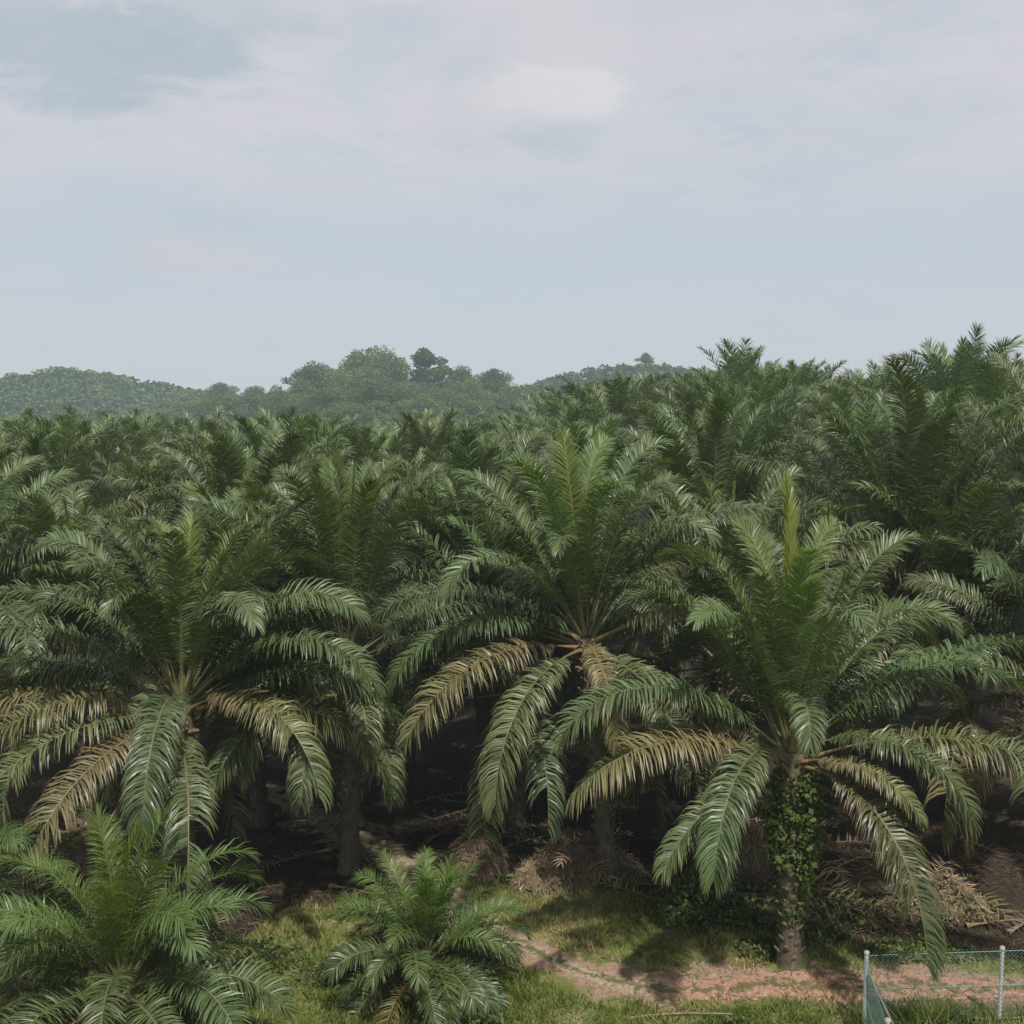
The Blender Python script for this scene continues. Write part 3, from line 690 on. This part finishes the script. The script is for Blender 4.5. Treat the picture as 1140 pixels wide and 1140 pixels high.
tag(m.build('leaf_litter', M_SHADE_LITTER), 'dry brown leaflet litter covering the shaded plantation floor', 'litter', kind='stuff')

# heaps of dry fronds
def heap(cx, cy, rx, ry, h, seed, label, nst=4200):
    rng = np.random.default_rng(seed); z0 = float(terrain(cx, cy))
    root = empty('frond_heap', (cx, cy, z0)); tag(root, label, 'frond heap', 'heaps of dry fronds under the palms')
    def hz(r, a, x, y): return h*(1-np.minimum(r, 1)**2.4)**.9*(.62+.7*vnoise(x+50, y+seed, 1.7, seed))
    m = MB(); nr, na = 14, 40
    rr = np.linspace(0, 1, nr); aa = np.linspace(0, 2*math.pi, na, endpoint=False)
    Rr, Aa = np.meshgrid(rr, aa, indexing='ij'); lob = 1+.18*np.sin(3*Aa+seed)+.1*np.sin(5*Aa)
    x = rx*Rr*np.cos(Aa)*lob; y = ry*Rr*np.sin(Aa)*lob; z = hz(Rr, Aa, x, y)-.05
    V = np.stack([x, y, z], -1).reshape(-1, 3); idx = np.arange(nr*na).reshape(nr, na)
    F = np.stack([idx[:-1], np.roll(idx[:-1], -1, 1), np.roll(idx[1:], -1, 1), idx[1:]], -1).reshape(-1, 4)
    C = np.zeros((len(V), 4)); C[:, 0] = .5; C[:, 1] = 0
    m.add(V, F, C)
    r = rng.random(nst)**.42*1.08; a = rng.uniform(0, 6.28, nst); x = rx*r*np.cos(a)*(1+.18*np.sin(3*a+seed)); y = ry*r*np.sin(a)
    p = np.stack([x, y, hz(r, a, x, y)+rng.uniform(-.03, .10, nst)], 1)
    b = np.where(rng.random(nst) < .6, a+rng.normal(0, .5, nst), rng.uniform(0, 6.28, nst)); l = rng.uniform(.25, .9, nst)
    slope = -h*1.1*r/rx
    d = np.stack([np.cos(b), np.sin(b), slope*np.cos(a-b)+rng.normal(0, .25, nst)], 1)*l[:, None]*.5
    w = np.stack([-np.sin(b), np.cos(b), rng.normal(0, .5, nst)], 1)*rng.uniform(.014, .035, nst)[:, None]*.5
    C = np.zeros((nst, 4)); C[:, 0] = rng.random(nst); C[:, 1] = rng.random(nst)
    m.add(np.stack([p-d-w, p-d+w, p+d+w*.4, p+d-w*.4], 1).reshape(-1, 3), np.arange(nst*4).reshape(-1, 4), np.repeat(C, 4, 0))
    m.build('straw_mound', M_DRY, root)
    for i in range(5):
        f = frond(rng.uniform(2.4, 3.6), rng.uniform(5, 25), rng.uniform(25, 50), rng.uniform(.2, 1), rng, n=30, seg=2, ll=.5, lw=.04, G=.3, drop=.35, thick=.7)
        o = f.build('dry_frond', M_DRY, root); a = rng.uniform(0, 6.28)
        o.location = (-.9*math.cos(a)*rx*.6, -.6*math.sin(a)*ry, h*.75); o.rotation_euler = (0, 0, a)
def gp(u, v):
    x, y = ground_pt(u, v); return x, y
x, y = gp(533, 962); heap(x, y, 1.05, .9, .95, 1, 'tan heap of dry fronds left of the pair, beside the sunlit path')
x, y = gp(640, 975); heap(x, y, 1.9, 1.0, 1.0, 2, 'wide tan heap of dry fronds at the foot of the middle palm', 6500)
x, y = gp(815, 975); heap(x, y, 1.1, .9, 1.5, 3, 'grey-brown heap of dry fronds left of the vine-wrapped trunk')
x, y = gp(1040, 1010); heap(x, y, 1.4, .9, .7, 4, 'low reddish heap of dry fronds behind the fence')
x, y = gp(90, 960); heap(x, y, 1.3, 1.0, .9, 5, 'shaded heap of dry fronds beneath the left front palm')

# fallen fronds
FM = []
for i in range(5):
    rng = np.random.default_rng(80+i)
    FM.append(frond(rng.uniform(3.2, 5), 7, 14, [.1, .5, .9, .7, .3][i], rng, n=44, seg=2, ll=.6, lw=.04, G=.05, ranks=(14, 2), drop=.4, lat=rng.normal(0, 20), thick=.9).mesh('fallen_frond', M_DRY))
rng = np.random.default_rng(46)
special = [(860, 1010, 170, 'fallen dry frond lying flat left of the vine-wrapped trunk'), (985, 1020, 20, 'pale fallen frond stalk lying right of the vine-wrapped trunk'),
           (740, 1010, 150, 'reddish fallen frond at the grass edge between the two trunks'), (1075, 1035, 5, 'long fallen frond lying just behind the wire fence')]
for i, (u, v, a, lab) in enumerate(special):
    x, y = gp(u, v); o = link('fallen_frond', FM[i]); o.location = (x, y, float(terrain(x, y))+.06); o.rotation_euler = (0, 0, R(a)); tag(o, lab, 'fallen frond', 'dry fronds fallen on the ground')
cnt = 0
while cnt < 46:
    x = rng.uniform(-15, 17); y = rng.uniform(28.5, 44)
    if grass_mask(np.array([x]), np.array([y]))[0] > .3 or track_dist(np.array([x]), np.array([y]))[0] < .8: continue
    o = link('fallen_frond', FM[cnt % 5]); o.location = (x, y, float(terrain(x, y))+rng.uniform(.03, .2)); o.rotation_euler = (rng.normal(0, .1), rng.normal(0, .08), rng.uniform(0, 6.28))
    s = rng.uniform(.75, 1.15); o.scale = (s, s, s)
    tag(o, 'dry fallen frond lying in the shade between the palm trunks', 'fallen frond', 'dry fronds fallen in the shade'); cnt += 1
# the bare stick lying in the grass
x, y = gp(725, 1136)
m = MB(); t = np.linspace(0, 1, 8)
m.tube(np.stack([-.6+2.6*t, .2*np.sin(t*3), .05+.10*t**3], 1), np.linspace(.04, .018, 8), 6)
o = m.build('stick', M_STICK); o.location = (x, y, 0); tag(o, 'bare dead stalk lying in the grass at the bottom of the view', 'stick')

# climbing vines on trunks
def vine(x, y, h, r, n, seed, label, lo=.25, hi=.95):
    rng = np.random.default_rng(seed); z0 = float(terrain(x, y)); m = MB()
    for k in range(5):
        t = np.linspace(0, 1, 22); a = k*1.26+rng.normal(0, .3)+np.cumsum(rng.normal(0, .18, 22)); rr = r*1.12
        m.tube(np.stack([rr*np.cos(a), rr*np.sin(a), t*h*hi*rng.uniform(.8, 1)], 1), .014, 4, (.9, .5, 0, 0))
    z = h*(lo+(hi-lo)*rng.beta(1.6, 1.0, n)); a = rng.uniform(0, 6.28, n)
    k = rng.random(n) < .10+1.1*smooth(.36, .60, vnoise(a*.9+9, z*1.3, 1, seed)+.16*(z/h-.5)+.20*np.cos(a+2.0)*np.clip(2*z/h, 0, 1)); z, a = z[k], a[k]; n = len(z)
    rad = r*1.12+np.abs(rng.normal(0, .12, n))*(.4+1.5*smooth(.2*h, .7*h, z))*(.4+1.2*vnoise(a*1.6+20, z*1.7, 1, seed+5))
    P = np.stack([rad*np.cos(a), rad*np.sin(a), z], 1); Nv = np.stack([np.cos(a), np.sin(a), 0*a-.5], 1)
    C = np.zeros((n, 4)); C[:, 0] = np.clip(rng.normal(.55, .25, n), 0, 1); C[:, 1] = rng.random(n)
    m.add(*leaf_quads(P, rng.choice([.05, .07, .09, .12, .17], n)*rng.uniform(.8, 1.3, n), rng, aspect=.8, C=C, N=Nv))
    o = m.build('climbing_vine', M_VINE); o.location = (x, y, z0); tag(o, label, 'vine')
vine(rtB.location.x, rtB.location.y, hB, .31, 9500, 1, 'thick leafy vine wrapped around the trunk behind the dirt track', .18, .93)
vine(rtC.location.x, rtC.location.y, hC, .31, 4200, 2, 'dark leafy vine climbing the trunk beside the dry frond heaps', .2, .8)

# ------------------------------------------------------------------ fence
P0x, P0y = at(965, 1060, 25.3)[:2]
FH = at(965, 1060, 25.3)[2]
FH = float(FH)
def fence_run(p0, p1, name, label, posts, brace=None):
    """posts at given distances along the run, tension wires and a diamond wire mesh"""
    p0 = np.array(p0); p1 = np.array(p1); Lr = np.linalg.norm(p1-p0); d = (p1-p0)/Lr
    root = empty(name, (*p0, 0)); tag(root, label, 'fence', 'chain-link fence runs')
    D = np.array([d[0], d[1], 0]); Nn = np.array([-d[1], d[0], 0])
    for t in posts:
        m = MB(); b = D*t
        m.tube([b-UP*.3, b+UP*(FH-.0)], [.052, .052], 12)
        po = m.build('post', M_POST, root, False)
        c = MB(); c.tube([b+UP*(FH-.03), b+UP*(FH+.015), b+UP*(FH+.035)], [.064, .064, .035], 12); c.build('cap', M_CAP, po)
    m = MB(); cell = .105; hh = FH-.06; off = Nn*-.05
    nn = int(Lr/cell); nz = int(hh/(cell*.5))
    for i in range(nn):
        x0 = i*cell+cell*.5
        zs = .03+np.arange(nz+1)*cell*.5; ph = np.where(np.arange(nz+1) % 2 == 0, -1, 1)
        pts = D[None]*(x0+ph*cell*.5)[:, None]+UP[None]*zs[:, None]+off+Nn[None]*(ph*.004)[:, None]
        tip = np.array([D*(x0+ph[-1]*-cell*.1)+UP*(zs[-1]+.05)+off])
        m.tube(np.concatenate([pts, tip]), .0055, 3, cap=False)
    m.build('wire_mesh', M_WIRE, root)
    for z in (FH-.06, FH*.5, .08):
        w = MB(); w.tube([off+UP*z, off+D*Lr*.5+UP*(z-.004), off+D*Lr+UP*z], .009, 5); w.build('tension_wire', M_WIRE, root)
    if brace:
        for (a, b) in brace:
            m = MB(); m.tube([np.array(a)-np.array([*p0, 0]), np.array(b)-np.array([*p0, 0])], .032, 10); m.build('brace', M_POST, root)
P1 = (P0x+6.6, P0y+.45)
th = math.atan((775-570)/1222.)
dn = np.array([-math.sin(th), -math.cos(th)])
P2 = np.array([P0x, P0y])+dn*9.0
t2 = float(at(1117, 1055, 25.5)[0]-P0x)
fence_run((P0x, P0y), P1, 'chain_link_fence', 'green wire fence run facing the palms, with grey round posts', [0, t2, t2*2-.05])
fence_run((P0x+dn[0]*.06, P0y+dn[1]*.06), P2, 'chain_link_fence', 'green wire fence run leading away from the corner, seen nearly edge-on', [2.9, 5.8, 8.8],
          [((P0x+.03, P0y-.1, FH-.5), (P0x+.55, P0y-1.3, .1))])

# ------------------------------------------------------------------ distant trees and hills
def tree_meshes(seed, H, Wd, dens=1.0, tall=False, warm=0.0, leaf=.42):
    rng = np.random.default_rng(seed)
    tm = MB(); base = H*(.28 if not tall else .2)
    tm.tube([(0, 0, -.5), (0.1, 0, base*.6), (0, .1, base), (.1, .05, H*.7)], [H*.035, H*.027, H*.022, H*.008], 8)
    cm = MB(); nb = int((62 if not tall else 46)*dens)
    for i in range(nb):
        f = rng.random()
        zz = base+(H-base)*f
        prof = math.sin(math.pi*min(1, .18+.82*f)**.9)**.6 if not tall else (1.15-1.0*f+.25*math.sin(9*f))
        a = rng.uniform(0, 6.28); rr = Wd*.5*prof*math.sqrt(rng.random())*(1+.28*math.sin(2*a+seed)+.2*math.sin(3*a+f*5+seed))
        c = np.array([rr*math.cos(a), rr*math.sin(a), min(zz, H*.96)])
        if tall:
            if rng.random() < .4: c = np.array([rng.normal(-.27, .05)*Wd, rng.normal(0, .08)*Wd, base*.6+(H*.97-base*.6)*f])
            else:
                q_ = rng.uniform(-.25, .5); c = np.array([q_*Wd, rng.normal(0, .16)*Wd, base*.5+(H*(.86-.5*max(0, q_))-base*.5)*math.sqrt(f)])
        br = Wd*rng.choice([.07, .1, .13, .17, .2])*rng.uniform(.85, 1.15)*(1 if not tall else .9)
        if i % 6 == 0:
            tm.tube([(0, 0, base*rng.uniform(.7, 1.1)), c*np.array([.5, .5, .8]), c], [H*.013, H*.009, H*.003], 5)
        n = int(130*(br/(.13*Wd))**2)
        q = rng.normal(size=(n, 3)); q /= np.linalg.norm(q, axis=1)[:, None]; q *= (rng.random(n)**.4*br)[:, None]*np.array([1.15, 1.15, .8])
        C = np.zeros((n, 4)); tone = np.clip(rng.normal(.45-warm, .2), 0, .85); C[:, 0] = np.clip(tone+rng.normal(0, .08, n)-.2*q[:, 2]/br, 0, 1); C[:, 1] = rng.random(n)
        cm.add(*leaf_quads(c+q, rng.uniform(.6, 1.3, n)*leaf, rng, C=C))
    return tm, cm
TREE_V = []
for i in range(5):
    t, c = tree_meshes(400+i, 12, 10.5, 1.0, False, [0, .12, -.1, .25, -.05][i], .5)
    TREE_V.append((t.mesh('trunk', M_WOOD), c.mesh('crown', M_BROAD)))
t, c = tree_meshes(420, 13, 6.0, 1.4, True, -.2, .5); TALL = (t.mesh('trunk', M_WOOD), c.mesh('crown', M_BROAD))
def put_tree(u, vtop, Yd, H, wd, var, label, group='trees on the skyline', gz=None):
    """tree whose top shows at u, vtop at depth Yd; stands on the wooded knoll or the ground"""
    p = at(u, vtop, Yd); root = empty('broadleaf_tree', (p[0], Yd, p[2]-H), 0.0 if var == 'tall' else (u*7.3) % 6.28)
    tag(root, label, 'tree', group)
    M = TALL if var == 'tall' else TREE_V[var]
    h0, w0 = (13., 6.) if var == 'tall' else (12., 10.5)
    for nm, me in zip(('trunk', 'crown'), M):
        o = link(nm, me, root); o.scale = (wd/w0, wd/w0, H/h0)
    return root
SK = [(350, 408, 300, 15, 17, 0, 'rounded grey-green tree at the left end of the central skyline clump'),
      (418, 391, 300, 19, 19, 1, 'widest domed tree of the central skyline clump'),
      (396, 396, 320, 17, 11, 2, 'dark tree peeking over the left shoulder of the widest domed tree'),
      (482, 384, 300, 20, 12.5, 'tall', 'tallest dark narrow tree of the skyline, pointed tip at its left'),
      (512, 412, 310, 13, 12, 2, 'mid-height tree just right of the tallest skyline tree'),
      (548, 412, 300, 13, 11, 4, 'dark rounded tree at the right end of the central skyline clump'),
      (587, 431, 310, 9, 11, 2, 'low dark tree right of the central clump, below the right hill'),
      (246, 427, 330, 11, 10, 4, 'small dark round tree standing alone left of the central clump'),
      (283, 433, 330, 10, 13, 2, 'low spreading tree between the lone round tree and the clump'),
      (405, 424, 270, 11, 13, 3, 'sunlit yellow-green tree in front of the widest domed tree'),
      (445, 432, 270, 10, 13, 1, 'bright low tree below the tallest skyline tree'),
      (367, 433, 275, 9.5, 12, 3, 'pale green low tree in front of the left rounded tree'),
      (500, 436, 280, 8.5, 14, 1, 'brownish green low tree under the right half of the central clump')]
for a in SK: put_tree(*a)
lows = [(215, 447, 300), (262, 446, 290), (310, 447, 285), (335, 441, 280), (470, 444, 265), (535, 440, 285), (565, 441, 285), (620, 441, 300), (645, 443, 305), (190, 449, 330), (325, 449, 262), (420, 450, 255), (385, 449, 258)]
for i, (u, v, Yd) in enumerate(lows):
    put_tree(u, v, Yd, 8, 12, [1, 3, 0, 2][i % 4], 'low scrubby tree in the belt between palms and skyline trees', 'low scrub trees behind the palms')

fr = np.random.default_rng(91)
for i in range(34):
    u = 186+i*12.6+fr.normal(0, 4)
    top = np.interp(u, [186, 240, 310, 350, 420, 470, 520, 560, 610, 650], [447, 437, 436, 420, 410, 420, 419, 422, 437, 442])+fr.uniform(0, 12)
    put_tree(u, top, 292+fr.uniform(-14, 26), 11+fr.uniform(-1, 3), fr.uniform(10, 15), int(fr.integers(0, 5)), 'one of the merged tree crowns forming the wooded rise on the skyline', 'merged trees of the wooded rise')
def hill(name, u_list, v_list, Yd, depth, seed, tone, wood_label):
    """wooded ridge: terrain mesh plus the forest that covers it"""
    rng = np.random.default_rng(seed)
    xs = np.array([at(u, 450, Yd)[0] for u in u_list]); zs = np.array([at(u, v, Yd)[2] for u, v in zip(u_list, v_list)])
    gx = np.linspace(xs[0], xs[-1], 80); gy = np.linspace(-1, 1, 24)
    X, Yv = np.meshgrid(gx, gy)
    fall = np.cos(Yv*math.pi/2)**.8
    Zc = np.interp(X, xs, zs)
    Z = -3+(Zc-6+3)*fall
    m = MB(); idx = np.arange(X.size).reshape(X.shape)
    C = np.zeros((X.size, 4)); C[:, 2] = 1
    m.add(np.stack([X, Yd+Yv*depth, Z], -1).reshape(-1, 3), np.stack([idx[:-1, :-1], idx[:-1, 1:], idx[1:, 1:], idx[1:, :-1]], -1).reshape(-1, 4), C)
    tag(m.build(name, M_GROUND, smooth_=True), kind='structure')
    f = MB()
    nb = int((xs[-1]-xs[0])*depth*1.1/28)
    bx = rng.uniform(xs[0], xs[-1], nb); by = -rng.random(nb)**.8*1.0+.12
    bz = -3+(np.interp(bx, xs, zs)-6+3)*np.cos(by*math.pi/2)**.8
    for x, y, z in zip(bx, by, bz):
        br = rng.choice([1.8, 2.6, 3.6, 5.2]); n = int(14+10*br)
        q = rng.normal(size=(n, 3)); q /= np.linalg.norm(q, axis=1)[:, None]; q[:, 2] = np.abs(q[:, 2])*.9
        q *= br*rng.uniform(.7, 1.05, n)[:, None]
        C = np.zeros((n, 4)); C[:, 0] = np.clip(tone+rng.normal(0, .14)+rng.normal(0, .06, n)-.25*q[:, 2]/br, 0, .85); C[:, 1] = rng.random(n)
        f.add(*leaf_quads(np.array([x, Yd+y*depth, z+1.8+rng.uniform(-.8, .9)])+q, rng.uniform(1.2, 2.4, n), rng, C=C, aspect=.8))
    tag(f.build('forest', M_BROAD), wood_label, 'forest', kind='stuff')
hill('hill', [-260, -120, 0, 40, 75, 110, 150, 200, 250, 320], [440, 432, 424, 415, 410, 414, 421, 429, 438, 446], 620, 110, 1, .74, 'hazy forest covering the rounded hill on the left skyline')
hill('hill', [520, 590, 620, 660, 700, 730, 800, 900], [446, 428, 419, 409, 403, 405, 418, 440], 700, 110, 2, .72, 'blue-grey forest covering the ridge right of the central clump')
put_tree(719, 394, 655, 8, 9, 2, 'lone umbrella-shaped tree poking above the right hill')

# ------------------------------------------------------------------ light, sky, camera
SUN_EL, SUN_AZ = R(60), R(163)      # azimuth from +Y clockwise (towards +X)
sd = bpy.data.lights.new('sun', 'SUN'); sd.energy = 4.9; sd.angle = R(1.5); sd.color = (1.0, .95, .87)
so = bpy.data.objects.new('sun', sd); COL.objects.link(so)
dirv = np.array([math.sin(SUN_AZ)*math.cos(SUN_EL), math.cos(SUN_AZ)*math.cos(SUN_EL), math.sin(SUN_EL)])
from mathutils import Vector
so.rotation_euler = Vector(dirv).to_track_quat('Z', 'Y').to_euler()

w = bpy.data.worlds.new('World'); scene.world = w; w.use_nodes = True
nt = w.node_tree; nt.nodes.clear()
sky = N_(nt, 'ShaderNodeTexSky'); sky.sky_type = 'NISHITA'; sky.sun_disc = False
sky.sun_elevation = SUN_EL; sky.sun_rotation = SUN_AZ; sky.air_density = 1.0; sky.dust_density = 3.0; sky.ozone_density = 1.0
tc = nt.nodes.new('ShaderNodeTexCoord'); sx = nt.nodes.new('ShaderNodeSeparateXYZ'); nt.links.new(tc.outputs['Generated'], sx.inputs[0])
# clouds lie on a high flat layer: project the direction onto it
zc = math_(nt, 'MAXIMUM', math_(nt, 'ADD', sx.outputs[2], 0.12), 0.02)
cv = nt.nodes.new('ShaderNodeCombineXYZ')
nt.links.new(math_(nt, 'DIVIDE', sx.outputs[0], zc), cv.inputs[0]); nt.links.new(math_(nt, 'DIVIDE', sx.outputs[1], zc), cv.inputs[1])
n1 = noise(nt, 1.25, 9, .62, cv.outputs[0], .6); n2 = noise(nt, 3.6, 9, .66, cv.outputs[0], .5)
cl = math_(nt, 'ADD', math_(nt, 'MULTIPLY', n1, .7), math_(nt, 'MULTIPLY', n2, .3))
hz = math_(nt, 'MAXIMUM', sx.outputs[2], 0.0)
veil = ramp(nt, hz, [(0, (6.2, 6.65, 7.15)), (.12, (5.7, 6.4, 7.1)), (.25, (5.6, 6.35, 6.95)), (.6, (4.9, 5.5, 6.2))])
base = mixc(nt, .88, sky.outputs[0], veil)
cloud_m = ramp(nt, cl, [(.34, (0, 0, 0)), (.56, (1, 1, 1))], 'EASE')
up_m = ramp(nt, hz, [(.13, (.12, .12, .12)), (.24, (.85, .85, .85))], 'EASE')
cfac = math_(nt, 'MULTIPLY', cloud_m, up_m)
col = mixc(nt, cfac, base, (6.45, 6.35, 6.82))
def blob(u, v, w_, h_, c, amt):
    """one soft cloud lump in a fixed direction of the sky"""
    global col
    d = at(u, v, 1.0)-np.array([0, 0, CAM_H]); d /= np.linalg.norm(d)
    A = np.cross(d, UP); A /= np.linalg.norm(A); B = np.cross(A, d)
    def dot(vec):
        n = nt.nodes.new('ShaderNodeVectorMath'); n.operation = 'DOT_PRODUCT'; nt.links.new(tc.outputs['Generated'], n.inputs[0]); n.inputs[1].default_value = vec; return n.outputs['Value']
    wob = math_(nt, 'MULTIPLY', math_(nt, 'SUBTRACT', n2, .5), 3.0)
    ex = math_(nt, 'DIVIDE', dot(A), w_/1222.); ey = math_(nt, 'DIVIDE', dot(B), h_/1222.)
    r2 = math_(nt, 'ADD', math_(nt, 'MULTIPLY', ex, ex), math_(nt, 'MULTIPLY', ey, ey))
    f = math_(nt, 'SUBTRACT', math_(nt, 'SUBTRACT', 1.0, r2), wob)
    f = ramp(nt, f, [(0.0, (0, 0, 0)), (.9, (amt, amt, amt))], 'EASE')
    front = math_(nt, 'GREATER_THAN', dot(d), 0.0)
    col = mixc(nt, math_(nt, 'MULTIPLY', f, front), col, c)
blob(100, 50, 200, 62, (4.2, 5.05, 5.75), .75)
blob(250, 30, 120, 40, (4.5, 5.3, 5.95), .55)
blob(614, 150, 62, 30, (4.9, 5.6, 6.2), .5)
blob(618, 102, 88, 40, (7.5, 7.5, 7.65), .62)
blob(590, 116, 90, 34, (6.9, 6.9, 7.2), .4)
blob(225, 285, 95, 26, (5.9, 5.95, 6.5), .7)
blob(225, 247, 60, 18, (5.0, 5.7, 6.3), .45)
blob(1000, 130, 160, 40, (5.0, 5.8, 6.4), .4)
n3 = noise(nt, 2.1, 10, .68, cv.outputs[0], .9)
mot = ramp(nt, n3, [(.3, (.93, .95, .965)), (.5, (1, 1, 1)), (.72, (1.05, 1.04, 1.03))])
col = mixc(nt, up_m, col, mixc(nt, 1.0, col, mot, 'MULTIPLY'))
bg = nt.nodes.new('ShaderNodeBackground'); nt.links.new(col, bg.inputs[0]); bg.inputs[1].default_value = .10
wo = nt.nodes.new('ShaderNodeOutputWorld'); nt.links.new(bg.outputs[0], wo.inputs[0])

cd = bpy.data.cameras.new('camera'); cam = bpy.data.objects.new('camera', cd); COL.objects.link(cam)
cd.sensor_width = 36; cd.lens = 36*1222/1140.; cd.clip_end = 9000; cd.clip_start = .1
cam.location = (0, 0, CAM_H); cam.rotation_euler = (math.pi/2-PITCH, 0, 0)
scene.camera = cam
scene.view_settings.view_transform = 'Standard'; scene.view_settings.look = 'None'; scene.view_settings.exposure = 0; scene.view_settings.gamma = 1
scene.render.engine = 'CYCLES'
scene.cycles.max_bounces = 4; scene.cycles.diffuse_bounces = 2; scene.cycles.glossy_bounces = 2; scene.cycles.transmission_bounces = 3
